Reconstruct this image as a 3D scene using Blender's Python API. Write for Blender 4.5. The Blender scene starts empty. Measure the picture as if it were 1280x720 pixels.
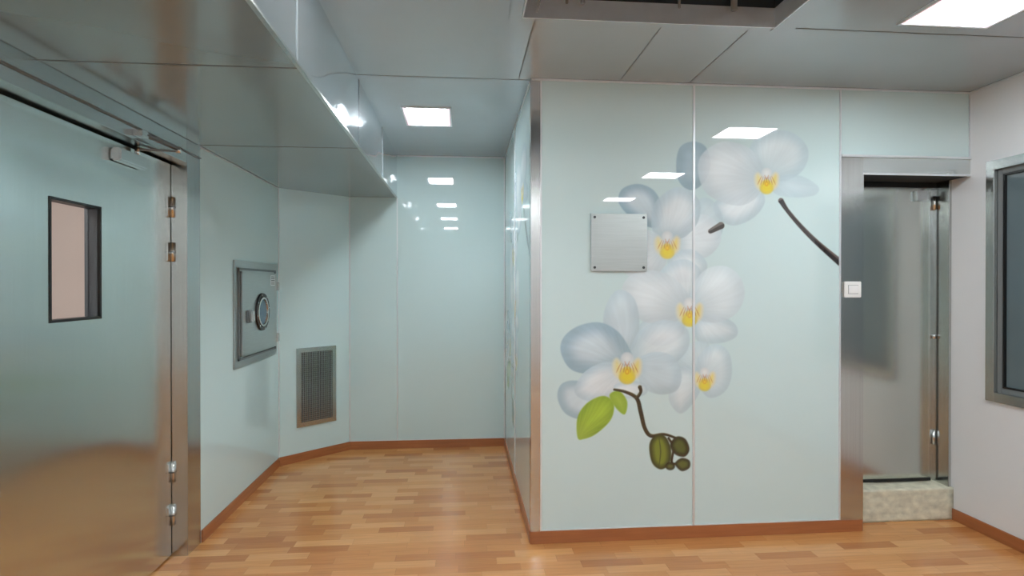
import bpy, bmesh, math, random
import numpy as np
from mathutils import Vector, Matrix
random.seed(3)
scene = bpy.context.scene
scene.view_settings.view_transform = 'Standard'

def lin(c):
    return tuple(((v/255)/12.92 if v/255 <= 0.04045 else ((v/255+0.055)/1.055)**2.4) for v in c)

# ------------------------------------------------------------------ materials
def principled(name, col, rough=0.5, metal=0.0, coat=0.0, spec=0.5, ior=1.5):
    m = bpy.data.materials.new(name); m.use_nodes = True
    b = m.node_tree.nodes['Principled BSDF']
    b.inputs['Base Color'].default_value = (*lin(col), 1)
    b.inputs['Roughness'].default_value = rough
    b.inputs['Metallic'].default_value = metal
    b.inputs['IOR'].default_value = ior
    b.inputs['Coat Weight'].default_value = coat
    b.inputs['Coat Roughness'].default_value = 0.03
    b.inputs['Specular IOR Level'].default_value = spec
    return m

def aniso(m, amount, tangent):
    """brushed finish: stretch reflections along a fixed direction of the sheet"""
    nt = m.node_tree; b = nt.nodes['Principled BSDF']
    b.inputs['Anisotropic'].default_value = amount
    c = nt.nodes.new('ShaderNodeCombineXYZ')
    for i in range(3): c.inputs[i].default_value = tangent[i]
    nt.links.new(c.outputs[0], b.inputs['Tangent'])
    return m

def add_noise(m, scale=(4, 4, 4), amt=0.06, detail=3, bump=0.0, rough_var=0.0, wave=None):
    nt = m.node_tree; b = nt.nodes['Principled BSDF']
    tc = nt.nodes.new('ShaderNodeTexCoord'); mp = nt.nodes.new('ShaderNodeMapping')
    mp.inputs['Scale'].default_value = scale
    nz = nt.nodes.new('ShaderNodeTexNoise'); nz.inputs['Detail'].default_value = detail
    nz.inputs['Scale'].default_value = 1.0
    nt.links.new(tc.outputs['Object'], mp.inputs['Vector']); nt.links.new(mp.outputs[0], nz.inputs['Vector'])
    mr = nt.nodes.new('ShaderNodeMapRange')
    mr.inputs['From Min'].default_value = 0.25; mr.inputs['From Max'].default_value = 0.75
    mr.inputs['To Min'].default_value = 1-amt; mr.inputs['To Max'].default_value = 1+amt
    nt.links.new(nz.outputs['Fac'], mr.inputs['Value'])
    hs = nt.nodes.new('ShaderNodeHueSaturation')
    hs.inputs['Color'].default_value = b.inputs['Base Color'].default_value
    if b.inputs['Base Color'].is_linked:
        nt.links.new(b.inputs['Base Color'].links[0].from_socket, hs.inputs['Color'])
    nt.links.new(mr.outputs[0], hs.inputs['Value']); nt.links.new(hs.outputs[0], b.inputs['Base Color'])
    if rough_var:
        m2 = nt.nodes.new('ShaderNodeMapRange'); r = b.inputs['Roughness'].default_value
        m2.inputs['To Min'].default_value = max(0, r-rough_var); m2.inputs['To Max'].default_value = r+rough_var
        nt.links.new(nz.outputs['Fac'], m2.inputs['Value']); nt.links.new(m2.outputs[0], b.inputs['Roughness'])
    last = None
    if wave:   # gentle sheet-metal waviness (scale xyz, height in metres)
        mp2 = nt.nodes.new('ShaderNodeMapping'); mp2.inputs['Scale'].default_value = wave[0]
        n2 = nt.nodes.new('ShaderNodeTexNoise'); n2.inputs['Scale'].default_value = 1; n2.inputs['Detail'].default_value = 0.5
        nt.links.new(tc.outputs['Object'], mp2.inputs['Vector']); nt.links.new(mp2.outputs[0], n2.inputs['Vector'])
        bp = nt.nodes.new('ShaderNodeBump'); bp.inputs['Strength'].default_value = 1.0
        bp.inputs['Distance'].default_value = wave[1]
        nt.links.new(n2.outputs['Fac'], bp.inputs['Height']); nt.links.new(bp.outputs[0], b.inputs['Normal'])
        last = bp
    if bump:
        bp = nt.nodes.new('ShaderNodeBump'); bp.inputs['Strength'].default_value = bump
        bp.inputs['Distance'].default_value = 0.002
        if last: nt.links.new(last.outputs[0], bp.inputs['Normal'])
        nt.links.new(nz.outputs['Fac'], bp.inputs['Height']); nt.links.new(bp.outputs[0], b.inputs['Normal'])
    return m

MINT = (200, 223, 225)
M_glass_wall = add_noise(principled('mint_back_painted_glass', MINT, 0.015, ior=1.75), (1.2, 1.2, 1.2), 0.012)
M_white_wall = add_noise(principled('white_wall_panel', (226, 230, 234), 0.22), (1, 1, 1), 0.015)
M_ceil = add_noise(principled('grey_ceiling_metal', (180, 188, 194), 0.24, 0.45), (1.5, 1.5, 1.5), 0.04, rough_var=0.05, wave=((1.2, 1.2, 1), 0.012))
M_soffit = add_noise(principled('grey_soffit_metal', (172, 182, 185), 0.17, 0.65), (1.5, 1.5, 1.5), 0.05, wave=((1.5, 1.0, 1), 0.012))
M_soffit_face = add_noise(principled('polished_soffit_face', (222, 229, 234), 0.1, 0.95), (1, 2, 2), 0.04, wave=((1, 1.3, 3.0), 0.04))
M_steel_v = add_noise(principled('brushed_steel_vertical', (194, 196, 194), 0.2, 1.0), (180, 180, 1.2), 0.06, bump=0.01)
M_steel_h = aniso(add_noise(principled('brushed_steel_door', (216, 220, 216), 0.2, 1.0), (3, 220, 3), 0.03, wave=((0.6, 0.8, 2.4), 0.02)), 0.7, (0, 1, 0))
M_steel_hd = add_noise(principled('brushed_steel_header', (202, 207, 206), 0.22, 1.0), (3, 3, 220), 0.03)
M_steel_p = add_noise(principled('plain_steel', (208, 211, 210), 0.24, 1.0), (30, 30, 30), 0.04)
M_alu = add_noise(principled('aluminium_profile', (222, 228, 232), 0.3, 0.5), (20, 20, 20), 0.03)
M_plate = add_noise(principled('brushed_cover_plate', (182, 189, 188), 0.32, 0.85), (6, 6, 160), 0.06)
M_black = add_noise(principled('black_rubber', (14, 15, 16), 0.4), (20, 20, 20), 0.1)
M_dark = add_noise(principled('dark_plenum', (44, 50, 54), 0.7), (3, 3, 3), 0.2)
M_joint = add_noise(principled('panel_joint_sealant', (112, 118, 120), 0.5), (9, 9, 9), 0.05)
M_base = add_noise(principled('wood_vinyl_skirting', (164, 102, 62), 0.3), (4, 4, 60), 0.12)
M_plastic = add_noise(principled('white_plastic', (235, 236, 236), 0.3), (20, 20, 20), 0.02)
M_curb = add_noise(principled('raw_stone_curb', (208, 205, 184), 0.75), (20, 20, 28), 0.22, 6, bump=0.3)
M_pink = add_noise(principled('pinkish_plaster', (214, 202, 196), 0.7), (2, 2, 2), 0.03)
M_winglass = add_noise(principled('dark_window_glass', (100, 116, 122), 0.04, ior=1.8), (2, 2, 2), 0.1)
M_dial = add_noise(principled('dial_glass', (70, 105, 125), 0.1), (10, 10, 10), 0.1)
M_frost = add_noise(principled('satin_steel_glass_door', (204, 209, 204), 0.19, 0.95), (2.5, 2.5, 1.0), 0.06, wave=((1, 1, 2), 0.008))
M_clear = principled('clear_glass', (255, 255, 255), 0.0); 
M_clear.node_tree.nodes['Principled BSDF'].inputs['Transmission Weight'].default_value = 1.0
M_clear.node_tree.nodes['Principled BSDF'].inputs['IOR'].default_value = 1.1

def emis(name, col, strength):
    m = bpy.data.materials.new(name); m.use_nodes = True
    b = m.node_tree.nodes['Principled BSDF']
    b.inputs['Base Color'].default_value = (0.8, 0.8, 0.8, 1)
    b.inputs['Emission Color'].default_value = (*col, 1)
    b.inputs['Emission Strength'].default_value = strength
    return m
M_led = emis('led_diffuser', (0.915, 0.97, 1.0), 56)
M_led_rim = emis('led_diffuser_rim', (1.0, 0.62, 0.76), 1.3)

# parquet floor
def floor_mat():
    m = bpy.data.materials.new('parquet_vinyl'); m.use_nodes = True
    nt = m.node_tree; N = nt.nodes; L = nt.links; b = N['Principled BSDF']
    def math_(op, a, bb=None):
        n = N.new('ShaderNodeMath'); n.operation = op
        for i, v in enumerate((a, bb)):
            if v is None: continue
            if isinstance(v, (int, float)): n.inputs[i].default_value = v
            else: L.new(v, n.inputs[i])
        return n.outputs[0]
    tc = N.new('ShaderNodeTexCoord'); sp = N.new('ShaderNodeSeparateXYZ'); L.new(tc.outputs['Object'], sp.inputs[0])
    ry = math_('DIVIDE', sp.outputs['Y'], 0.075); row = math_('FLOOR', ry)
    w1 = N.new('ShaderNodeTexWhiteNoise'); w1.noise_dimensions = '1D'; L.new(row, w1.inputs['W'])
    u = math_('ADD', math_('DIVIDE', sp.outputs['X'], 0.33), math_('MULTIPLY', w1.outputs['Value'], 7.3))
    col = math_('FLOOR', u)
    cb = N.new('ShaderNodeCombineXYZ'); L.new(col, cb.inputs[0]); L.new(row, cb.inputs[1])
    w2 = N.new('ShaderNodeTexWhiteNoise'); w2.noise_dimensions = '3D'; L.new(cb.outputs[0], w2.inputs['Vector'])
    rp = N.new('ShaderNodeValToRGB'); cr = rp.color_ramp
    cols = [(176, 114, 64), (192, 130, 76), (199, 139, 83), (206, 148, 91), (214, 158, 101)]
    cr.elements[0].position = 0; cr.elements[0].color = (*lin(cols[0]), 1)
    cr.elements[1].position = 1; cr.elements[1].color = (*lin(cols[-1]), 1)
    for i, c in enumerate(cols[1:-1]):
        e = cr.elements.new((i+1)/4); e.color = (*lin(c), 1)
    L.new(w2.outputs['Value'], rp.inputs[0])
    # grain
    mp = N.new('ShaderNodeMapping'); mp.inputs['Scale'].default_value = (5, 70, 1)
    ad = N.new('ShaderNodeVectorMath'); ad.operation = 'ADD'
    L.new(tc.outputs['Object'], ad.inputs[0]); L.new(w2.outputs['Color'], ad.inputs[1])
    L.new(ad.outputs[0], mp.inputs[0])
    nz = N.new('ShaderNodeTexNoise'); nz.inputs['Scale'].default_value = 1; nz.inputs['Detail'].default_value = 5
    L.new(mp.outputs[0], nz.inputs['Vector'])
    mr = N.new('ShaderNodeMapRange'); mr.inputs['From Min'].default_value = .25; mr.inputs['From Max'].default_value = .75
    mr.inputs['To Min'].default_value = 0.88; mr.inputs['To Max'].default_value = 1.10
    L.new(nz.outputs['Fac'], mr.inputs[0])
    # seams
    fy = math_('FRACT', ry); fx = math_('FRACT', u)
    sy = math_('LESS_THAN', fy, 0.03); sx = math_('LESS_THAN', fx, 0.008)
    seam = math_('MAXIMUM', sy, sx)
    val = math_('MULTIPLY', mr.outputs[0], math_('SUBTRACT', 1.0, math_('MULTIPLY', seam, 0.18)))
    hs = N.new('ShaderNodeHueSaturation'); L.new(rp.outputs[0], hs.inputs['Color']); L.new(val, hs.inputs['Value'])
    L.new(hs.outputs[0], b.inputs['Base Color'])
    b.inputs['Roughness'].default_value = 0.2
    return m
M_floor = floor_mat()

# ------------------------------------------------------------------ helpers
def link(o, parent=None):
    scene.collection.objects.link(o)
    if parent: o.parent = parent
    return o
def empty(name, loc=(0, 0, 0)):
    e = bpy.data.objects.new(name, None); e.empty_display_size = 0.1
    scene.collection.objects.link(e); e.location = loc
    bpy.context.view_layer.update()
    return e
def boxes(name, lst, mat, parent=None, bevel=0.0, mats=None):
    """lst of (x0,x1,y0,y1,z0,z1) (+ optional mat index) merged in one mesh, world coordinates"""
    bm = bmesh.new()
    for b in lst:
        x0, x1, y0, y1, z0, z1 = b[:6]
        r = bmesh.ops.create_cube(bm, size=1, matrix=Matrix.Translation(((x0+x1)/2, (y0+y1)/2, (z0+z1)/2)) @ Matrix.Diagonal((x1-x0, y1-y0, z1-z0, 1)))
        if len(b) > 6:
            for f in {f for v in r['verts'] for f in v.link_faces}: f.material_index = b[6]
    if bevel: bmesh.ops.bevel(bm, geom=bm.edges[:], offset=bevel, segments=2, affect='EDGES')
    me = bpy.data.meshes.new(name); bm.to_mesh(me); bm.free()
    for mm in (mats or [mat]): me.materials.append(mm)
    o = bpy.data.objects.new(name, me); scene.collection.objects.link(o)
    if parent:
        o.parent = parent; o.matrix_parent_inverse = parent.matrix_world.inverted()
    return o
def cyl(name, p0, p1, r, mat, parent=None, seg=24, r2=None, bevel=0):
    p0, p1 = Vector(p0), Vector(p1); d = p1-p0
    bm = bmesh.new()
    bmesh.ops.create_cone(bm, cap_ends=True, segments=seg, radius1=r, radius2=r if r2 is None else r2, depth=d.length,
        matrix=Matrix.Translation((p0+p1)/2) @ d.to_track_quat('Z', 'Y').to_matrix().to_4x4())
    if bevel:
        bmesh.ops.bevel(bm, geom=[e for e in bm.edges if len(e.link_faces) == 2 and e.calc_face_angle(0) > 1], offset=bevel, segments=2, affect='EDGES')
    for f in bm.faces:
        if len(f.verts) == 4: f.smooth = True
    me = bpy.data.meshes.new(name); bm.to_mesh(me); bm.free(); me.materials.append(mat)
    o = bpy.data.objects.new(name, me); scene.collection.objects.link(o)
    if parent:
        o.parent = parent; o.matrix_parent_inverse = parent.matrix_world.inverted()
    return o
def bar(name, p0, p1, w, h, mat, parent=None):
    """flat bar between two points"""
    p0, p1 = Vector(p0), Vector(p1); d = p1-p0
    q = d.to_track_quat('X', 'Z').to_matrix().to_4x4()
    bm = bmesh.new()
    bmesh.ops.create_cube(bm, size=1, matrix=Matrix.Translation((p0+p1)/2) @ q @ Matrix.Diagonal((d.length, w, h, 1)))
    bmesh.ops.bevel(bm, geom=bm.edges[:], offset=min(w, h)*0.2, segments=2, affect='EDGES')
    me = bpy.data.meshes.new(name); bm.to_mesh(me); bm.free(); me.materials.append(mat)
    o = bpy.data.objects.new(name, me); scene.collection.objects.link(o)
    if parent:
        o.parent = parent; o.matrix_parent_inverse = parent.matrix_world.inverted()
    return o

H = 2.70      # ceiling height
SO = 2.31     # soffit underside
XL = -1.52    # left wall
XB = 0.398    # corridor side of the block
YF = 3.30     # mural wall
YB = 5.35     # end of corridor
XR = 3.139    # right wall
YN = -3.0
XS = -0.60    # soffit edge

# ------------------------------------------------------------------ shell
boxes('floor', [(-1.72, 3.3, YN-0.1, 5.5, -0.1, 0)], M_floor)
HX0, HX1, HY0, HY1 = 0.26, 1.42, 1.45, 2.50
boxes('ceiling', [(-1.72, HX0, YN-0.1, 5.5, H, H+0.05), (HX1, 3.3, YN-0.1, 5.5, H, H+0.05),
                  (HX0, HX1, YN-0.1, HY0, H, H+0.05), (HX0, HX1, HY1, 5.5, H, H+0.05)], M_ceil)
boxes('ceiling_soffit', [(XL-0.1, XS-0.004, YN, YB, SO, H-0.001, 0), (XS-0.004, XS, YN, YB, SO+0.004, H-0.001, 1)], None, mats=[M_soffit, M_soffit_face])
# soffit joints
tr = empty('trim_soffit', (XS, 3, SO))
boxes('face_joints', [(XS, XS+0.002, y-0.003, y+0.003, SO+0.003, H-0.002) for y in (0.9, 2.15, 3.4, 4.4)], M_joint, tr)
boxes('underside_joints', [(XL, XS-0.004, y-0.002, y+0.002, SO-0.0015, SO) for y in (1.0, 2.2, 3.45)]
      , M_joint, tr)
boxes('edge_profile', [(XS-0.012, XS+0.004, YN, YB-0.002, SO-0.004, SO+0.008)], M_steel_p, tr, 0.001)
# ceiling joints
tc_ = empty('trim_ceiling', (1, 2, H))
boxes('joints', [(XS+0.004, XB-0.01, 3.325, 3.331, H-0.0015, H), (XB-0.075, XB-0.069, YN, YF-0.01, H-0.0015, H),
    (0.918, 0.924, 2.57, 3.29, H-0.0015, H), (1.336, 1.342, 2.57, 3.29, H-0.0015, H),
    (1.55, 3.13, 2.55, 2.556, H-0.0015, H), (XS+0.004, HX0-0.1, 1.5, 1.506, H-0.0015, H)], M_joint, tc_)

# left wall (door opening Y 1.9..3.31)
DY0, DY1 = 1.90, 3.31
FZ = 2.18
boxes('wall_left', [(XL-0.18, XL, 3.474, 4.90, 0, SO), (XL-0.18, XL, YN, 1.73, 0, SO)], M_glass_wall)
# angled wall
A = Vector((XL, 4.90)); B = Vector((-1.028, YB))
dirAB = (B-A).normalized(); nrm = Vector((dirAB.y, -dirAB.x))
def ang(t_along, off, z):   # point on angled wall; off toward the room
    p = A + dirAB*t_along + nrm*off
    return (p.x, p.y, z)
def ang_boxes(name, lst, mat, parent=None, bevel=0.0):
    bm = bmesh.new()
    R = Matrix(((dirAB.x, nrm.x, 0, A.x), (dirAB.y, nrm.y, 0, A.y), (0, 0, 1, 0), (0, 0, 0, 1)))
    for (t0, t1, o0, o1, z0, z1) in lst:
        bmesh.ops.create_cube(bm, size=1, matrix=R @ Matrix.Translation(((t0+t1)/2, (o0+o1)/2, (z0+z1)/2)) @ Matrix.Diagonal((t1-t0, o1-o0, z1-z0, 1)))
    if bevel: bmesh.ops.bevel(bm, geom=bm.edges[:], offset=bevel, segments=1, affect='EDGES')
    bmesh.ops.recalc_face_normals(bm, faces=bm.faces[:])
    me = bpy.data.meshes.new(name); bm.to_mesh(me); bm.free(); me.materials.append(mat)
    o = bpy.data.objects.new(name, me); scene.collection.objects.link(o)
    if parent:
        o.parent = parent; o.matrix_parent_inverse = parent.matrix_world.inverted()
    return o
LAB = (B-A).length
ang_boxes('wall_angled', [(0, LAB, -0.12, 0, 0, SO)], M_glass_wall)
boxes('wall_back', [(-1.028-0.15, XB+0.1, YB, YB+0.12, 0, SO), (XS-0.02, XB+0.1, YB, YB+0.12, SO, H)], M_glass_wall)
# block wall
boxes('wall_front', [(XB+0.004, 2.434, YF+0.006, YB, 0, H), (2.434, XR, YF+0.006, YB, 2.294, H),
                     (2.434, XR, 3.75, 3.9, 0, 2.294)], M_glass_wall)
# right wall (window opening)
WY0, WY1, WZ0, WZ1 = 1.75, 3.18, 0.813, 2.24
boxes('wall_right', [(XR, XR+0.15, YN, WY0, 0, H), (XR, XR+0.15, WY1, 3.75, 0, H),
                     (XR, XR+0.15, WY0, WY1, 0, WZ0), (XR, XR+0.15, WY0, WY1, WZ1, H)], M_white_wall)
boxes('wall_rear', [(XL-0.18, XR+0.15, YN-0.1, YN, 0, H)], M_white_wall)

# ------------------------------------------------------------------ baseboards
bh = 0.072
boxes('baseboard_front', [(XB-0.008, 2.434, YF-0.008, YF+0.005, 0, bh)], M_base, bevel=0.002)
boxes('baseboard_corridor', [(XB-0.010, XB+0.003, YF+0.006, YB, 0, bh)], M_base, bevel=0.002)
boxes('baseboard_back', [(-1.028, XB-0.01, YB-0.012, YB, 0, bh)], M_base, bevel=0.002)
ang_boxes('baseboard_angled', [(0.0, LAB, 0, 0.012, 0, bh)], M_base)
boxes('baseboard_left', [(XL, XL+0.012, 3.48, 4.895, 0, bh), (XL, XL+0.012, YN, 1.72, 0, bh)], M_base, bevel=0.002)
boxes('baseboard_right', [(XR-0.012, XR, YN, 3.42, 0, bh)], M_base, bevel=0.002)

# ------------------------------------------------------------------ joints / trims on walls
tw = empty('trim_front', (1.3, YF, 1.3))
boxes('joint_1', [(0.450, 0.459, YF-0.005, YF+0.004, bh, H-0.012)], M_alu, tw, 0.001)
boxes('joint_2', [(1.363, 1.377, YF-0.005, YF+0.004, bh, H-0.012)], M_alu, tw, 0.001)
boxes('joint_3', [(2.282, 2.293, YF-0.005, YF+0.004, bh, H-0.012)], M_alu, tw, 0.001)
boxes('top_profile', [(XB, XR-0.001, YF-0.006, YF+0.004, H-0.012, H-0.001)], M_alu, tw, 0.001)
boxes('bottom_profile', [(0.459, 2.282, YF-0.005, YF+0.004, bh, bh+0.006)], M_alu, tw, 0.001)
boxes('steel_corner', [(XB-0.003, 0.450, YF-0.004, YF+0.005, bh, H-0.012), (XB-0.003, XB+0.003, YF+0.005, YF+0.05, bh, H-0.012)], M_steel_v, tw)
boxes('corridor_top_profile', [(XB-0.006, XB+0.003, YF+0.05, YB-0.01, H-0.012, H-0.001)], M_alu, tw)
boxes('corridor_joint', [(XB-0.006, XB+0.002, 4.33, 4.34, bh, H-0.012)], M_alu, tw)
tb = empty('trim_back', (-0.3, YB, 1.3))
boxes('joint_1', [(XS-0.003, XS+0.006, YB-0.004, YB, bh, SO-0.005)], M_alu, tb)
boxes('corner_1', [(-1.032, -1.022, YB-0.006, YB+0.004, bh, SO-0.005)], M_alu, tb)
boxes('corner_2', [(XL-0.003, XL+0.007, 4.893, 4.903, bh, SO-0.005)], M_alu, tb)
boxes('corner_3', [(XB-0.012, XB-0.003, YB-0.008, YB, bh, H-0.012)], M_alu, tb)
boxes('bottom_profile', [(-1.02, XB-0.012, YB-0.005, YB, bh, bh+0.006)], M_alu, tb)
boxes('top_profile', [(XS+0.005, XB-0.012, YB-0.006, YB, H-0.012, H-0.001)], M_alu, tb)
boxes('left_top_profile', [(XL, XL+0.006, 3.48, 4.89, SO-0.01, SO-0.002)], M_alu, tb)
tg = empty('trim_right', (XR, 2, 2.69))
boxes('top_profile', [(XR-0.007, XR, YN, YF-0.008, H-0.012, H-0.001)], M_alu, tg)
boxes('corner_profile', [(XR-0.008, XR-0.001, YF-0.004, YF+0.004, 2.30, H-0.012)], M_alu, tg)

# ------------------------------------------------------------------ mural artwork
ct, st = math.cos(math.radians(4.95)), math.sin(math.radians(4.95))
def art_uv(X, Z):
    """artwork sheet units: measured across the printed wall (u right, v down)"""
    f = X*st+YF*ct; r = X*ct-YF*st
    return 640+716*r/f, 357-716*(Z-1.5)/f

def smooth(t): 
    t = np.clip(t, 0, 1); return t*t*(3-2*t)
def spline(P, n=8):
    P = np.array(P, float); out = []
    m = len(P)
    for i in range(m):
        p0, p1, p2, p3 = P[(i-1) % m], P[i], P[(i+1) % m], P[(i+2) % m]
        for k in range(n):
            t = k/n
            out.append(0.5*((2*p1)+(-p0+p2)*t+(2*p0-5*p1+4*p2-p3)*t*t+(-p0+3*p1-3*p2+p3)*t**3))
    return np.array(out)
class Canvas:
    def __init__(s, U, V, bg):
        s.U, s.V = U, V
        s.C = np.tile(np.array(bg, float), (len(U), 1))
    def sdf(s, P, pad=4):
        lo = P.min(0)-pad; hi = P.max(0)+pad
        idx = np.nonzero((s.U > lo[0]) & (s.U < hi[0]) & (s.V > lo[1]) & (s.V < hi[1]))[0]
        x, y = s.U[idx], s.V[idx]
        d = np.full(len(idx), 1e9); ins = np.zeros(len(idx), bool)
        for i in range(len(P)):
            a = P[i]; b = P[(i+1) % len(P)]; e = b-a
            if abs(e).sum() < 1e-9: continue
            t = np.clip(((x-a[0])*e[0]+(y-a[1])*e[1])/(e@e), 0, 1)
            d = np.minimum(d, np.hypot(x-a[0]-t*e[0], y-a[1]-t*e[1]))
            if a[1] != b[1]:
                c = ((a[1] > y) != (b[1] > y)) & (x < (b[0]-a[0])*(y-a[1])/(b[1]-a[1])+a[0])
                ins ^= c
        return idx, np.where(ins, d, -d)
    def shape(s, pts, cin, cedge, root=None, alpha=1.0, soft=2.2, depth=16, vein=0.0, rootcol=None):
        P = spline(pts)
        idx, sd = s.sdf(P)
        if not len(idx): return
        x, y = s.U[idx], s.V[idx]
        t = smooth(sd/depth)[:, None]
        col = np.array(cedge, float)*(1-t)+np.array(cin, float)*t
        if root is not None:
            dx, dy = x-root[0], y-root[1]
            ang_ = np.arctan2(dy, dx); rr = np.hypot(dx, dy)
            size = max(np.ptp(P[:, 0]), np.ptp(P[:, 1]))
            w = np.sin(ang_*26+np.sin(rr*0.09)*1.6+np.cos(ang_*5)*2)*0.6+np.sin(ang_*61+rr*0.06)*0.4
            col *= (1+vein*w*smooth(rr/14))[:, None]
            # slow undulation of the petal surface
            und = np.sin(x*0.085+y*0.05+size)*np.sin(y*0.075-x*0.03+size*0.3)
            col *= (1+0.03*und)[:, None]
            cx, cy = P[:, 0].mean(), P[:, 1].mean()
            g = ((y-cy)*0.8+(x-cx)*0.35)/size
            col *= (1-0.15*g)[:, None]
            k = smooth(rr/(size*0.6))[:, None]
            rc = np.array(rootcol if rootcol is not None else (172, 193, 200), float)
            col = col*(0.5*k+0.5)+rc*0.5*(1-k)
        a = (smooth((sd+soft*0.5)/soft)*alpha)[:, None]
        if root is not None and rootcol is None:      # translucent towards the rim
            a = a*(0.82+0.18*smooth(sd/9)[:, None])
        s.C[idx] = s.C[idx]*(1-a)+col*a
    def stroke(s, pts, widths, col, alpha=1.0, hl=None):
        pts = np.array(pts, float)
        # smooth open
        Q = []; W = []
        m = len(pts)
        for i in range(m-1):
            p0, p1, p2, p3 = pts[max(i-1, 0)], pts[i], pts[i+1], pts[min(i+2, m-1)]
            for k in range(6):
                t = k/6
                Q.append(0.5*((2*p1)+(-p0+p2)*t+(2*p0-5*p1+4*p2-p3)*t*t+(-p0+3*p1-3*p2+p3)*t**3)); W.append(widths[i]*(1-t)+widths[i+1]*t)
        Q.append(pts[-1]); W.append(widths[-1]); Q = np.array(Q); W = np.array(W)
        pad = W.max()+2; lo = Q.min(0)-pad; hi = Q.max(0)+pad
        idx = np.nonzero((s.U > lo[0]) & (s.U < hi[0]) & (s.V > lo[1]) & (s.V < hi[1]))[0]
        if not len(idx): return
        x, y = s.U[idx], s.V[idx]; best = np.full(len(idx), -1e9); side = np.zeros(len(idx))
        for i in range(len(Q)-1):
            a = Q[i]; e = Q[i+1]-a
            if (e@e) < 1e-9: continue
            t = np.clip(((x-a[0])*e[0]+(y-a[1])*e[1])/(e@e), 0, 1)
            dx, dy = x-a[0]-t*e[0], y-a[1]-t*e[1]
            d = (W[i]+(W[i+1]-W[i])*t)/2-np.hypot(dx, dy)
            up = d > best; best = np.where(up, d, best); side = np.where(up, -dy-dx*0.4, side)
        a = (smooth((best+0.6)/1.3)*alpha)[:, None]
        c = np.tile(np.array(col, float), (len(idx), 1))
        if hl is not None:
            k = smooth(side/1.6)[:, None]; c = c*(1-k)+np.array(hl, float)*k
        s.C[idx] = s.C[idx]*(1-a)+c*a
    def ell(s, cx, cy, rx, ry, rot, cin, cedge, alpha=1.0, **k):
        n = 12; r = math.radians(rot)
        pts = []
        for i in range(n):
            a = 2*math.pi*i/n; ex, ey = rx*math.cos(a), ry*math.sin(a)
            pts.append((cx+ex*math.cos(r)-ey*math.sin(r), cy+ex*math.sin(r)+ey*math.cos(r)))
        s.shape(pts, cin, cedge, None, alpha, depth=min(rx, ry), **k)

W1, W1e = (224, 233, 238), (206, 220, 227)       # white petal
W2, W2e = (202, 218, 226), (183, 204, 214)       # bluish petal
W3, W3e = (166, 191, 205), (142, 171, 189)       # deep blue translucent petal
def lip(c, x, y, s=1.0, big=False):
    c.ell(x, y-10*s, 7*s, 7*s, 0, (236, 236, 234), (212, 218, 220), 0.8, soft=3)
    c.shape([(x-16*s, y-6*s), (x-11*s, y-11*s), (x-4*s, y-3*s), (x-3*s, y+8*s), (x-9*s, y+12*s), (x-15*s, y+6*s)], (238, 220, 130), (226, 222, 196), None, 0.8, depth=7*s, soft=5)
    c.shape([(x+16*s, y-7*s), (x+11*s, y-11*s), (x+4*s, y-3*s), (x+3*s, y+8*s), (x+9*s, y+12*s), (x+15*s, y+6*s)], (236, 212, 96), (226, 216, 186), None, 0.8, depth=7*s, soft=5)
    c.shape([(x-6*s, y+2*s), (x, y-2*s), (x+6*s, y+2*s), (x+9*s, y+11*s), (x+4*s, y+17*s), (x-4*s, y+17*s), (x-9*s, y+11*s)], (230, 210, 56), (218, 200, 90), None, 0.95, depth=6*s, soft=3)
    for i in range(7):
        o = (i-3)
        c.stroke([(x+o*2.2*s, y-4*s-abs(o)*0.6), (x+o*3.3*s, y+1*s), (x+o*3.9*s, y+5*s)], [0.4, 1.1*s, 0.3], (170, 92, 62), 0.6)
    c.stroke([(x-2.5*s, y-7*s), (x, y-2*s), (x+2.5*s, y-7*s)], [0.8, 1.8*s, 0.8], (196, 130, 84), 0.6)
    c.ell(x, y+4*s, 2.4*s, 3*s, 0, (240, 214, 60), (214, 150, 50), 0.85)

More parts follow.
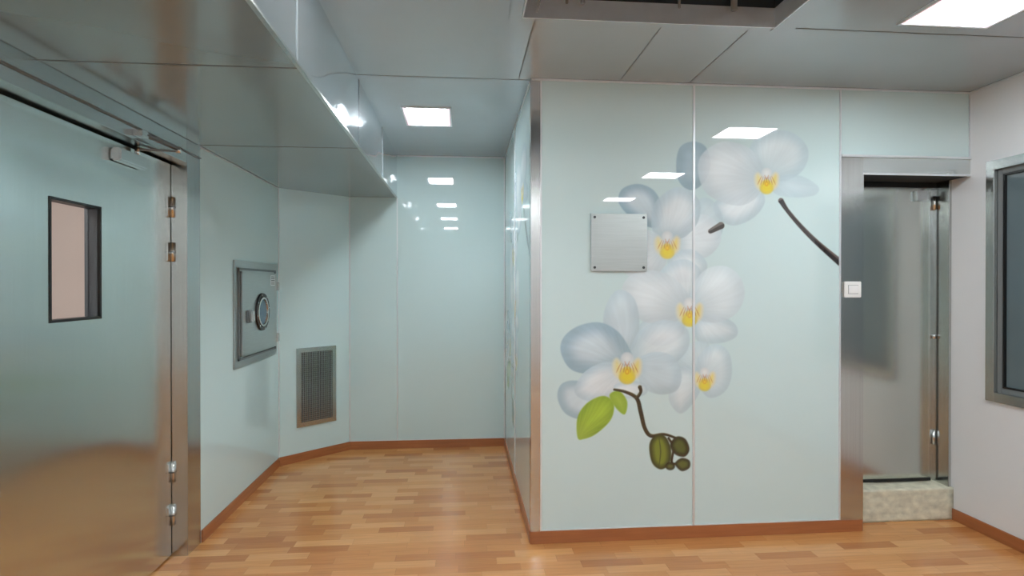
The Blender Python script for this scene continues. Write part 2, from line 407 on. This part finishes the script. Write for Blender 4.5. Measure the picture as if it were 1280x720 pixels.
def paint(c):
    v = 0.012
    # flower top-right
    R = (958, 224)
    c.shape([(850, 184), (866, 177), (882, 184), (888, 208), (878, 230), (862, 238), (848, 226), (845, 204)], W3, W3e, R, 0.8, vein=v)
    c.shape([(936, 196), (944, 173), (968, 163), (994, 168), (1010, 188), (1004, 212), (982, 226), (956, 224)], W1, W2e, R, 0.72, depth=20, vein=v)
    c.shape([(962, 228), (984, 218), (1006, 222), (1023, 234), (1018, 244), (994, 247), (970, 243)], W2, W2e, R, 0.7, vein=v)
    c.shape([(894, 252), (922, 238), (948, 236), (956, 252), (942, 272), (916, 282), (896, 271)], W1, W2e, R, 0.85, vein=v)
    c.shape([(872, 210), (880, 190), (904, 177), (932, 183), (950, 200), (956, 224), (946, 246), (926, 257), (900, 252), (880, 238)], W1, W1e, R, 0.88, depth=22, vein=v)
    lip(c, 958, 226, 0.95)
    # flower middle-left
    R = (833, 304)
    c.shape([(773, 252), (778, 236), (798, 230), (818, 239), (828, 262), (822, 284), (800, 280), (784, 268)], W2, W3e, R, 0.9, vein=v)
    c.shape([(872, 252), (886, 248), (900, 262), (904, 284), (896, 300), (878, 300), (868, 280)], W2, W2e, R, 0.7, vein=v)
    c.shape([(846, 300), (856, 276), (878, 268), (898, 280), (900, 304), (882, 322), (856, 322)], W1, W1e, R, 0.85, vein=v)
    c.shape([(814, 278), (820, 252), (842, 235), (862, 238), (875, 254), (872, 278), (856, 296), (836, 300), (820, 296)], W1, W2e, R, 0.9, depth=20, vein=v)
    c.shape([(838, 318), (866, 312), (884, 330), (874, 350), (850, 352), (836, 336)], W1, W2e, R, 0.8, vein=v)
    c.shape([(778, 326), (788, 300), (812, 288), (832, 304), (834, 326), (820, 344), (798, 350), (782, 342)], W1, W1e, R, 0.9, depth=20, vein=v)
    lip(c, 834, 306, 1.0)
    # flower centre
    R = (862, 388)
    c.shape([(822, 352), (832, 332), (856, 324), (876, 338), (874, 362), (860, 380), (838, 372)], W1, W2e, R, 0.85, vein=v)
    c.shape([(866, 400), (894, 394), (918, 404), (921, 420), (900, 429), (872, 426)], W1, W2e, R, 0.8, vein=v)
    c.shape([(798, 408), (824, 394), (854, 400), (852, 420), (832, 432), (808, 428)], W1, W2e, R, 0.85, vein=v)
    c.shape([(777, 364), (786, 346), (806, 338), (830, 341), (850, 354), (864, 378), (852, 398), (826, 406), (800, 400), (784, 386)], W1, W1e, R, 0.9, depth=22, vein=v)
    c.shape([(862, 372), (870, 350), (886, 335), (908, 333), (925, 346), (931, 368), (922, 390), (902, 402), (880, 402), (866, 392)], W1, W1e, R, 0.82, depth=20, vein=v)
    lip(c, 862, 390, 1.05)
    # flower lower right
    R = (882, 472)
    c.shape([(846, 446), (860, 430), (884, 428), (890, 450), (874, 468), (852, 464)], W2, W2e, R, 0.7, vein=v)
    c.shape([(836, 492), (846, 462), (866, 458), (878, 478), (868, 502), (852, 517), (840, 508)], W1, W2e, R, 0.75, vein=v)
    c.shape([(872, 448), (892, 430), (911, 440), (915, 468), (906, 490), (886, 497), (872, 478)], W1, W2e, R, 0.75, vein=v)
    lip(c, 881, 474, 0.85)
    # flower lower left
    R = (784, 456)
    c.shape([(764, 440), (754, 404), (760, 376), (774, 362), (792, 372), (799, 398), (796, 428), (782, 444)], W2, W2e, R, 0.9, vein=v)
    c.shape([(697, 498), (702, 480), (722, 476), (748, 488), (754, 508), (732, 524), (708, 518)], W2, W3e, R, 0.85, vein=v)
    c.shape([(788, 446), (798, 416), (828, 400), (858, 410), (860, 436), (838, 458), (806, 464)], W1, W2e, R, 0.8, depth=20, vein=v)
    c.shape([(796, 452), (818, 440), (842, 446), (852, 468), (846, 488), (824, 493), (802, 482)], W2, W2e, R, 0.85, vein=v)
    c.shape([(701, 440), (705, 421), (724, 407), (750, 403), (772, 414), (786, 434), (790, 450), (770, 462), (742, 468), (714, 462)], W2, W3e, R, 0.95, depth=26, vein=v*1.6)
    c.shape([(718, 488), (732, 464), (762, 452), (784, 466), (780, 490), (754, 502), (730, 500)], W1, W2e, R, 0.95, vein=v)
    c.shape([(768, 482), (786, 476), (806, 480), (808, 492), (790, 498), (772, 494)], W1, W2e, R, 0.85, depth=8)
    lip(c, 784, 460, 1.15)
    # leaves
    c.shape([(722, 547), (722, 522), (734, 504), (754, 495), (767, 504), (764, 524), (746, 542), (730, 549)], (166, 198, 66), (136, 168, 56), (722, 549), 1.0, vein=0.04, rootcol=(176, 200, 90))
    c.shape([(762, 494), (774, 489), (784, 502), (781, 518), (770, 510)], (180, 206, 88), (146, 178, 64), None, 1.0)
    # lower stem and buds
    dk = (46, 44, 32); hl = (92, 86, 56)
    c.stroke([(768, 487), (782, 490), (796, 498), (801, 515), (806, 535), (814, 545), (830, 543), (846, 548)], [3, 4, 5, 5.5, 5, 5, 3.5, 3], dk, 1, hl)
    c.stroke([(796, 498), (801, 490), (800, 484)], [4, 4, 5], dk, 1, hl)
    c.stroke([(836, 548), (842, 560), (840, 578), (848, 580)], [3, 3, 3, 3], dk)
    c.shape([(812, 556), (820, 544), (832, 546), (839, 562), (837, 580), (826, 587), (815, 578)], (116, 132, 48), (56, 62, 32), None, 1, depth=9)
    c.stroke([(824, 548), (826, 565), (824, 583)], [1, 1.6, 1], (60, 66, 34), 0.7)
    c.shape([(838, 556), (846, 546), (857, 549), (862, 562), (856, 571), (844, 568)], (82, 94, 44), (40, 44, 28), None, 1, depth=8)
    c.shape([(844, 580), (852, 573), (862, 576), (862, 585), (852, 589)], (88, 98, 46), (40, 44, 28), None, 1, depth=6)
    c.ell(838, 583, 6, 5, 0, (86, 96, 46), (40, 44, 28), 1)
    # upper branch
    c.stroke([(976, 251), (984, 263), (1000, 282), (1022, 304), (1050, 328)], [7, 5, 5.5, 6.5, 9], (50, 44, 44), 1, (110, 100, 96))
    c.stroke([(888, 289), (901, 282)], [6, 9], (66, 62, 60), 1, (112, 108, 104))

def srgb2lin(c):
    c = np.clip(c/255, 0, 1)
    return np.where(c <= 0.04045, c/12.92, ((c+0.055)/1.055)**2.4)
def attr_mat():
    m = principled('printed_orchid_glass', MINT, 0.015, ior=1.75)
    nt = m.node_tree; at = nt.nodes.new('ShaderNodeAttribute'); at.attribute_name = 'print'
    nt.links.new(at.outputs['Color'], nt.nodes['Principled BSDF'].inputs['Base Color'])
    return m
M_print = attr_mat()
def print_panel(name, P0, P1, z0, z1, mapping, nx, nz, parent):
    """vertical sheet from P0 to P1 (xy), colours painted per vertex"""
    a = np.linspace(0, 1, nx); zz = np.linspace(z0, z1, nz)
    AA, ZZ = np.meshgrid(a, zz)
    AA = AA.ravel(); ZZ = ZZ.ravel()
    X = P0[0]+(P1[0]-P0[0])*AA; Y = P0[1]+(P1[1]-P0[1])*AA
    co = np.stack([X, Y, ZZ], 1)
    i = np.arange(nx-1)[None, :]+np.arange(nz-1)[:, None]*nx
    i = i.ravel()
    quads = np.stack([i, i+1, i+1+nx, i+nx], 1).astype(np.int32)
    me = bpy.data.meshes.new(name)
    me.vertices.add(len(co)); me.vertices.foreach_set('co', co.ravel().astype(np.float32))
    me.loops.add(quads.size); me.loops.foreach_set('vertex_index', quads.ravel())
    me.polygons.add(len(quads)); me.polygons.foreach_set('loop_start', np.arange(0, quads.size, 4, dtype=np.int32))
    me.update(calc_edges=True)
    U, V = mapping(X, Y, ZZ)
    c = Canvas(U, V, MINT); paint(c)
    colr = np.ones((len(co), 4), np.float32); colr[:, :3] = srgb2lin(c.C)
    at = me.color_attributes.new('print', 'FLOAT_COLOR', 'POINT'); at.data.foreach_set('color', colr.ravel())
    me.materials.append(M_print)
    o = bpy.data.objects.new(name, me); scene.collection.objects.link(o)
    o.parent = parent; o.matrix_parent_inverse = parent.matrix_world.inverted()
    return o
mural = empty('orchid_mural', (1.37, YF, 1.4))
fm = lambda X, Y, Z: art_uv(X, Z)
print_panel('glass_panel_1', (0.459, YF), (1.363, YF), bh+0.006, H-0.012, fm, 300, 800, mural)
print_panel('glass_panel_2', (1.377, YF), (2.282, YF), bh+0.006, H-0.012, fm, 300, 800, mural)
def sm(X, Y, Z):
    t = (YB-Y)/(YB-YF)
    return 676+t*374, 357-(Z-1.5)*210
mural2 = empty('orchid_mural', (XB, 4.3, 1.4))
print_panel('glass_panel', (XB, YB-0.01), (XB, YF+0.05), bh, H-0.012, sm, 200, 300, mural2)

# ------------------------------------------------------------------ left steel door + frame
fr = empty('trim_door_frame', (XL, 2.6, 0))
boxes('jamb_right', [(XL-0.16, XL+0.002, DY1+0.006, 3.474, 0, SO-0.001)], M_steel_v, fr, 0.002)
boxes('jamb_left', [(XL-0.16, XL+0.002, 1.73, DY0-0.005, 0, SO-0.001)], M_steel_v, fr, 0.002)
boxes('head', [(XL-0.16, XL+0.002, DY0-0.005, DY1+0.006, FZ, SO-0.001)], M_steel_hd, fr, 0.002)
boxes('head_bead', [(XL+0.002, XL+0.010, 1.73, 3.474, FZ+0.055, FZ+0.062)], M_joint, fr)
boxes('stop', [(XL-0.16, XL-0.137, DY0-0.005, DY1+0.012, 2.12, FZ)], M_black, fr)
door = empty('door_1', (-1.604, 2.6, 0))
wy0, wy1, wz0, wz1 = 2.386, 2.693, 1.361, 1.842
DX = -1.604; DT = 2.168
boxes('leaf', [(DX-0.05, DX, DY0, wy0, 0.012, DT), (DX-0.05, DX, wy1, DY1, 0.012, DT),
               (DX-0.05, DX, wy0, wy1, 0.012, wz0), (DX-0.05, DX, wy0, wy1, wz1, DT)], M_steel_h, door)
g = 0.008
boxes('viewing_window_gasket', [(DX-0.052, DX+0.003, wy0-g, wy0+g*0.4, wz0-g, wz1+g), (DX-0.052, DX+0.003, wy1-g*0.4, wy1+g, wz0-g, wz1+g),
      (DX-0.052, DX+0.003, wy0, wy1, wz0-g, wz0+g*0.4), (DX-0.052, DX+0.003, wy0, wy1, wz1-g*0.4, wz1+g)], M_black, door)
boxes('viewing_window_reveal', [(DX-0.062, DX-0.008, wy1-0.006, wy1-0.0032, wz0, wz1)], principled('grey_reveal', (84, 92, 98), 0.5), door)
boxes('viewing_window_glass', [(DX-0.047, DX-0.043, wy0+0.003, wy1-0.006, wz0+0.003, wz1-0.003)], M_clear, door)
for i, (a, b) in enumerate([(1.875, 1.99), (1.632, 1.738), (0.414, 0.525), (0.176, 0.286)]):
    hy = DY1+0.001
    cyl('hinge_%d' % (i+1), (DX+0.011, hy, a), (DX+0.011, hy, b), 0.011, M_steel_p, door, 16, bevel=0.002)
    boxes('hinge_leaf_%d' % (i+1), [(DX, DX+0.003, hy-0.035, hy, a+0.005, b-0.005)], M_steel_p, door)
    boxes('hinge_gap_%d' % (i+1), [(DX+0.0, DX+0.0225, hy-0.0115, hy+0.0075, (a+b)/2-0.002, (a+b)/2+0.002)], M_black, door)
# anteroom behind door
boxes('wall_anteroom', [(-2.9, -2.85, 1.0, 4.0, -0.1, 2.8), (-2.85, -1.75, 1.0, 1.05, -0.1, 2.8), (-2.85, -1.75, 3.95, 4.0, -0.1, 2.8),
                        (-2.85, -1.75, 1.05, 3.95, 2.75, 2.8), (-2.85, -1.75, 1.05, 3.95, -0.1, -0.02)], M_pink)
la = bpy.data.lights.new('anteroom_lamp', 'AREA'); la.energy = 26; la.size = 0.5; la.color = (1, 0.96, 0.93)
lo = bpy.data.objects.new('anteroom_lamp', la); link(lo); lo.location = (-2.2, 2.2, 2.7)

# door closer (part of the door)
cl = door
boxes('closer_body', [(DX, DX+0.045, 2.77, 3.01, 2.075, 2.135)], M_steel_p, cl, 0.008)
cyl('closer_pinion', (DX+0.022, 2.95, 2.13), (DX+0.022, 2.95, 2.175), 0.012, M_steel_p, cl)
bar('closer_arm_1', (DX+0.022, 2.95, 2.165), (-1.452, 3.08, 2.19), 0.024, 0.008, M_joint, cl)
bar('closer_arm_2', (-1.452, 3.08, 2.20), (XL+0.03, 2.82, 2.208), 0.026, 0.012, M_joint, cl)
cyl('closer_elbow', (-1.452, 3.08, 2.18), (-1.452, 3.08, 2.21), 0.014, M_steel_p, cl)
boxes('closer_bracket', [(XL+0.002, XL+0.045, 2.79, 2.85, 2.195, 2.225)], M_steel_p, cl, 0.003)

# ------------------------------------------------------------------ pass box
pb = empty('pass_through_box', (XL, 4.38, 1.3))
py0, py1, pz0, pz1 = 3.95, 4.82, 0.94, 1.672
boxes('flange', [(XL, XL+0.012, py0, py1, pz0, pz1)], M_plate, pb, 0.003)
boxes('surround', [(XL+0.012, XL+0.022, py0+0.05, py1-0.05, pz1-0.065, pz1-0.05), (XL+0.012, XL+0.022, py0+0.05, py1-0.05, pz0+0.05, pz0+0.065),
                   (XL+0.012, XL+0.022, py0+0.05, py0+0.065, pz0+0.05, pz1-0.05), (XL+0.012, XL+0.022, py1-0.065, py1-0.05, pz0+0.05, pz1-0.05)], M_joint, pb, 0.002)
boxes('door', [(XL+0.012, XL+0.034, py0+0.075, py1-0.075, pz0+0.075, pz1-0.075)], M_plate, pb, 0.004)
pc = (4.405, 1.305)
def ring(name, x, yc, zc, r, t, d, mat, parent):
    bm = bmesh.new(); n = 40; vs = []
    for i in range(n):
        a = 2*math.pi*i/n
        vs.append([bm.verts.new((x+dx, yc+rr*math.cos(a), zc+rr*math.sin(a))) for dx, rr in ((0, r), (d, r-0.003), (d, r-t+0.003), (0, r-t))])
    for i in range(n):
        for j in range(4):
            f = bm.faces.new((vs[i][j], vs[(i+1) % n][j], vs[(i+1) % n][(j+1) % 4], vs[i][(j+1) % 4])); f.smooth = False
    bmesh.ops.recalc_face_normals(bm, faces=bm.faces[:])
    me = bpy.data.meshes.new(name); bm.to_mesh(me); bm.free(); me.materials.append(mat)
    o = bpy.data.objects.new(name, me); scene.collection.objects.link(o)
    o.parent = parent; o.matrix_parent_inverse = parent.matrix_world.inverted()
ring('porthole_rim', XL+0.034, *pc, 0.14, 0.028, 0.012, M_black, pb)
ring('porthole_bezel', XL+0.034, *pc, 0.112, 0.02, 0.016, M_steel_p, pb)
cyl('porthole_glass', (XL+0.033, *pc), (XL+0.038, *pc), 0.094, M_dial, pb, 40)
for i in range(8):
    a = i*math.pi/4+0.2
    cyl('porthole_screw_%d' % i, (XL+0.045, pc[0]+0.126*math.cos(a), pc[1]+0.126*math.sin(a)), (XL+0.049, pc[0]+0.126*math.cos(a), pc[1]+0.126*math.sin(a)), 0.007, M_steel_p, pb, 10)
boxes('latch', [(XL+0.034, XL+0.05, 4.10, 4.17, 1.24, 1.33)], M_joint, pb, 0.003)
boxes('latch_lever', [(XL+0.05, XL+0.075, 4.12, 4.15, 1.25, 1.32)], M_steel_p, pb, 0.004)
boxes('label', [(XL+0.034, XL+0.0355, 4.60, 4.70, 1.50, 1.58)], M_plastic, pb)
boxes('label_print', [(XL+0.0355, XL+0.0362, 4.61, 4.69, 1.51+0.014*i, 1.515+0.014*i) for i in range(5)], M_black, pb)
boxes('hinges', [(XL+0.022, XL+0.05, py1-0.08, py1-0.05, z, z+0.07) for z in (1.05, 1.46)], M_steel_p, pb, 0.004)

# ------------------------------------------------------------------ air vent grille on angled wall
vg = empty('air_vent_grille', ang(0.336, 0, 0.63))
t0, t1 = 0.152, 0.522; z0, z1 = 0.292, 0.965; fw = 0.038
ang_boxes('frame', [(t0, t0+fw, 0, 0.014, z0, z1), (t1-fw, t1, 0, 0.014, z0, z1), (t0+fw, t1-fw, 0, 0.014, z0, z0+fw), (t0+fw, t1-fw, 0, 0.014, z1-fw, z1)], M_steel_p, vg)
ang_boxes('backing', [(t0+fw, t1-fw, 0, 0.002, z0+fw, z1-fw)], M_dark, vg)
bars_ = []
n = 18
for i in range(n):
    t = t0+fw+(t1-t0-2*fw)*(i+0.5)/n
    bars_.append((t-0.0028, t+0.0028, 0.006, 0.011, z0+fw, z1-fw))
ang_boxes('vertical_blades', bars_, M_steel_p, vg)
hb = []
n = 34
for i in range(n):
    z = z0+fw+(z1-z0-2*fw)*(i+0.5)/n
    hb.append((t0+fw, t1-fw, 0.002, 0.006, z-0.0025, z+0.0025))
ang_boxes('horizontal_blades', hb, M_joint, vg)

# ------------------------------------------------------------------ cover plate on mural, switch
cp = empty('electrical_cover_plate', (0.914, YF, 1.752))
boxes('plate', [(0.7465, 1.082, YF-0.016, YF-0.001, 1.584, 1.921)], M_plate, cp, 0.003)
for i, (x, z) in enumerate([(0.768, 1.606), (1.060, 1.606), (0.768, 1.899), (1.060, 1.899)]):
    cyl('screw_%d' % (i+1), (x, YF-0.016, z), (x, YF-0.019, z), 0.008, M_dark, cp, 12)
sw = empty('light_switch', (2.36, YF, 1.48))
boxes('plate', [(2.308, 2.416, YF-0.016, YF-0.004, 1.428, 1.525)], M_plastic, sw, 0.003)
boxes('rocker', [(2.332, 2.392, YF-0.021, YF-0.016, 1.452, 1.501)], M_plastic, sw, 0.002)
boxes('rocker_gap', [(2.330, 2.394, YF-0.0165, YF-0.0158, 1.450, 1.503)], M_joint, sw)

# ------------------------------------------------------------------ right steel door
f2 = empty('trim_steel_surround', (2.7, YF, 1.2))
boxes('jamb_left', [(2.293, 2.434, YF-0.004, YF+0.005, bh, 2.294), (2.434, 2.438, YF-0.004, 3.60, 0.0, 2.18)], M_steel_v, f2)
boxes('head', [(2.434, XR-0.001, YF-0.004, YF+0.004, 2.18, 2.294), ], M_steel_hd, f2)
boxes('head_edge', [(2.293, XR-0.001, YF-0.012, YF-0.004, 2.282, 2.296), (2.434, XR-0.001, YF-0.008, YF-0.004, 2.176, 2.188)], M_alu, f2)
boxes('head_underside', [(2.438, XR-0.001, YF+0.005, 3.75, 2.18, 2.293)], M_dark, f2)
boxes('upper_panel', [(2.295, XR-0.009, YF, YF+0.005, 2.297, H-0.012)], M_glass_wall, f2)
boxes('side_reveal', [(XR-0.02, XR-0.001, 3.43, 3.75, 0.2, 2.18)], M_steel_v, f2, 0.002)
boxes('hinge_stile', [(3.098, XR-0.02, 3.548, 3.58, 0.2, 2.15)], M_steel_p, f2)
d2 = empty('door_2', (2.8, 3.56, 0.2))
boxes('leaf', [(2.445, 3.095, 3.545, 3.575, 0.225, 2.15)], M_frost, d2, 0.003)
boxes('bottom_seal', [(2.445, 3.095, 3.541, 3.57, 0.207, 0.226)], M_black, d2)
boxes('edge_strip', [(3.083, 3.093, 3.538, 3.546, 0.23, 2.145)], M_steel_p, d2, 0.001)
boxes('top_track', [(2.445, XR-0.02, 3.53, 3.60, 2.145, 2.179)], M_black, d2)
boxes('closer', [(2.97, 3.06, 3.515, 3.545, 2.06, 2.125)], M_steel_p, d2, 0.005)
for i, z in enumerate((2.0, 1.15, 0.45)):
    cyl('hinge_%d' % (i+1), (3.105, 3.53, z), (3.105, 3.53, z+0.09 if i != 1 else z+0.03), 0.011, M_steel_p, d2, 14)
cyl('handle', (2.50, 3.50, 1.43), (2.50, 3.50, 1.80), 0.009, M_joint, d2)
for z in (1.46, 1.77): cyl('handle_post_%d' % int(z*100), (2.50, 3.50, z), (2.50, 3.545, z), 0.007, M_steel_p, d2)
# stone curb under door
bm = bmesh.new()
bmesh.ops.create_cube(bm, size=1, matrix=Matrix.Translation(((2.439+3.137)/2, 3.575, 0.1025)) @ Matrix.Diagonal((0.698, 0.33, 0.205, 1)))
bmesh.ops.subdivide_edges(bm, edges=bm.edges[:], cuts=14, use_grid_fill=True)
for v in bm.verts:
    if 2.45 < v.co.x < 3.12 and v.co.z > 0.01:
        if v.co.y < 3.42: v.co.y += random.uniform(-0.003, 0.003)
        if v.co.z > 0.2: v.co.z += random.uniform(-0.006, 0.001)
for f in bm.faces: f.smooth = True
me = bpy.data.meshes.new('door_threshold'); bm.to_mesh(me); bm.free(); me.materials.append(M_curb)
link(bpy.data.objects.new('door_threshold', me))

# ------------------------------------------------------------------ window in right wall
wn = empty('window_1', (XR, 2.5, 1.5))
def rectframe(y0, y1, z0, z1, w, x0, x1):
    return [(x0, x1, y0, y0+w, z0, z1), (x0, x1, y1-w, y1, z0, z1), (x0, x1, y0+w, y1-w, z0, z0+w), (x0, x1, y0+w, y1-w, z1-w, z1)]
boxes('outer_frame', rectframe(WY0, WY1, WZ0, WZ1, 0.055, XR-0.014, XR+0.10), M_steel_p, wn, 0.003)
boxes('inner_frame', rectframe(WY0+0.055, WY1-0.055, WZ0+0.055, WZ1-0.055, 0.03, XR+0.01, XR+0.09), M_joint, wn, 0.003)
boxes('gasket', rectframe(WY0+0.085, WY1-0.085, WZ0+0.085, WZ1-0.085, 0.01, XR+0.015, XR+0.08), M_black, wn)
boxes('glass', [(XR+0.03, XR+0.04, WY0+0.09, WY1-0.09, WZ0+0.09, WZ1-0.09)], M_winglass, wn)

# ------------------------------------------------------------------ ceiling hatch
hc = empty('ceiling_hatch', (0.85, 2.0, H))
boxes('plenum', [(HX0-0.03, HX1+0.03, HY1, HY1+0.02, H+0.05, H+0.5), (HX0-0.03, HX1+0.03, HY0-0.02, HY0, H+0.05, H+0.5),
                 (HX0-0.03, HX0, HY0, HY1, H+0.05, H+0.5), (HX1, HX1+0.03, HY0, HY1, H+0.05, H+0.5), (HX0-0.03, HX1+0.03, HY0-0.02, HY1+0.02, H+0.5, H+0.52)], M_dark, hc)
w = 0.055
boxes('rim', [(HX0-w, HX0, HY0-w, HY1+w, H-0.02, H), (HX1, HX1+w, HY0-w, HY1+w, H-0.02, H), (HX0, HX1, HY1, HY1+w, H-0.02, H), (HX0, HX1, HY0-w, HY0, H-0.02, H)], M_ceil, hc, 0.004)
boxes('lip', [(HX0, HX1, HY1-0.006, HY1, H-0.028, H+0.06), (HX0, HX0+0.006, HY0, HY1, H-0.028, H+0.06), (HX1-0.006, HX1, HY0, HY1, H-0.028, H+0.06)], M_alu, hc)
for i, (x, r) in enumerate([(0.45, 0.006), (0.52, 0.01), (0.95, 0.006), (1.2, 0.014)]):
    cyl('conduit_%d' % (i+1), (x, HY1-0.05, H+0.02), (x, HY1-0.05, H+0.5), r, M_joint, hc, 10)
cyl('pipe', (HX0, HY1-0.1, H+0.12), (HX1, HY1-0.1, H+0.16), 0.02, M_joint, hc, 14)

# ------------------------------------------------------------------ ceiling lights
def light(x, y, sx, sy):
    e = empty('ceiling_light_panel', (x, y, H))
    boxes('frame', [(x-sx/2-.012, x-sx/2, y-sy/2-.012, y+sy/2+.012, H-.010, H), (x+sx/2, x+sx/2+.012, y-sy/2-.012, y+sy/2+.012, H-.010, H),
                    (x-sx/2, x+sx/2, y-sy/2-.012, y-sy/2, H-.010, H), (x-sx/2, x+sx/2, y+sy/2, y+sy/2+.012, H-.010, H)], M_alu, e)
    r = 0.02
    boxes('rim', [(x-sx/2, x-sx/2+r, y-sy/2, y+sy/2, H-.006, H), (x+sx/2-r, x+sx/2, y-sy/2, y+sy/2, H-.006, H),
                  (x-sx/2+r, x+sx/2-r, y-sy/2, y-sy/2+r, H-.006, H), (x-sx/2+r, x+sx/2-r, y+sy/2-r, y+sy/2, H-.006, H)], M_led_rim, e)
    boxes('diffuser', [(x-sx/2+r, x+sx/2-r, y-sy/2+r, y+sy/2-r, H-.005, H)], M_led, e)
light(-0.244, 4.10, 0.31, 0.42)
light(-0.235, 2.12, 0.31, 0.42)
light(-0.235, 0.40, 0.31, 0.42)
light(2.20, 2.28, 0.42, 0.34)
light(2.17, 0.54, 0.42, 0.34)
light(2.17, -1.2, 0.42, 0.34)
light(-0.235, -1.3, 0.31, 0.42)
light(0.95, -2.0, 0.42, 0.42)  # extra unseen panel between the two rows, added to brighten the rear room

wd = bpy.data.worlds.new('world'); scene.world = wd; wd.use_nodes = True
wd.node_tree.nodes['Background'].inputs[0].default_value = (0.6, 0.7, 0.75, 1)
wd.node_tree.nodes['Background'].inputs[1].default_value = 0.3

cam = bpy.data.cameras.new('camera'); co = bpy.data.objects.new('camera', cam); link(co)
cam.sensor_width = 36; cam.lens = 716/1280*36; cam.clip_start = 0.02
co.location = (0, 0, 1.5)
co.rotation_euler = (math.radians(90-0.24), 0, math.radians(-4.95))
scene.camera = co
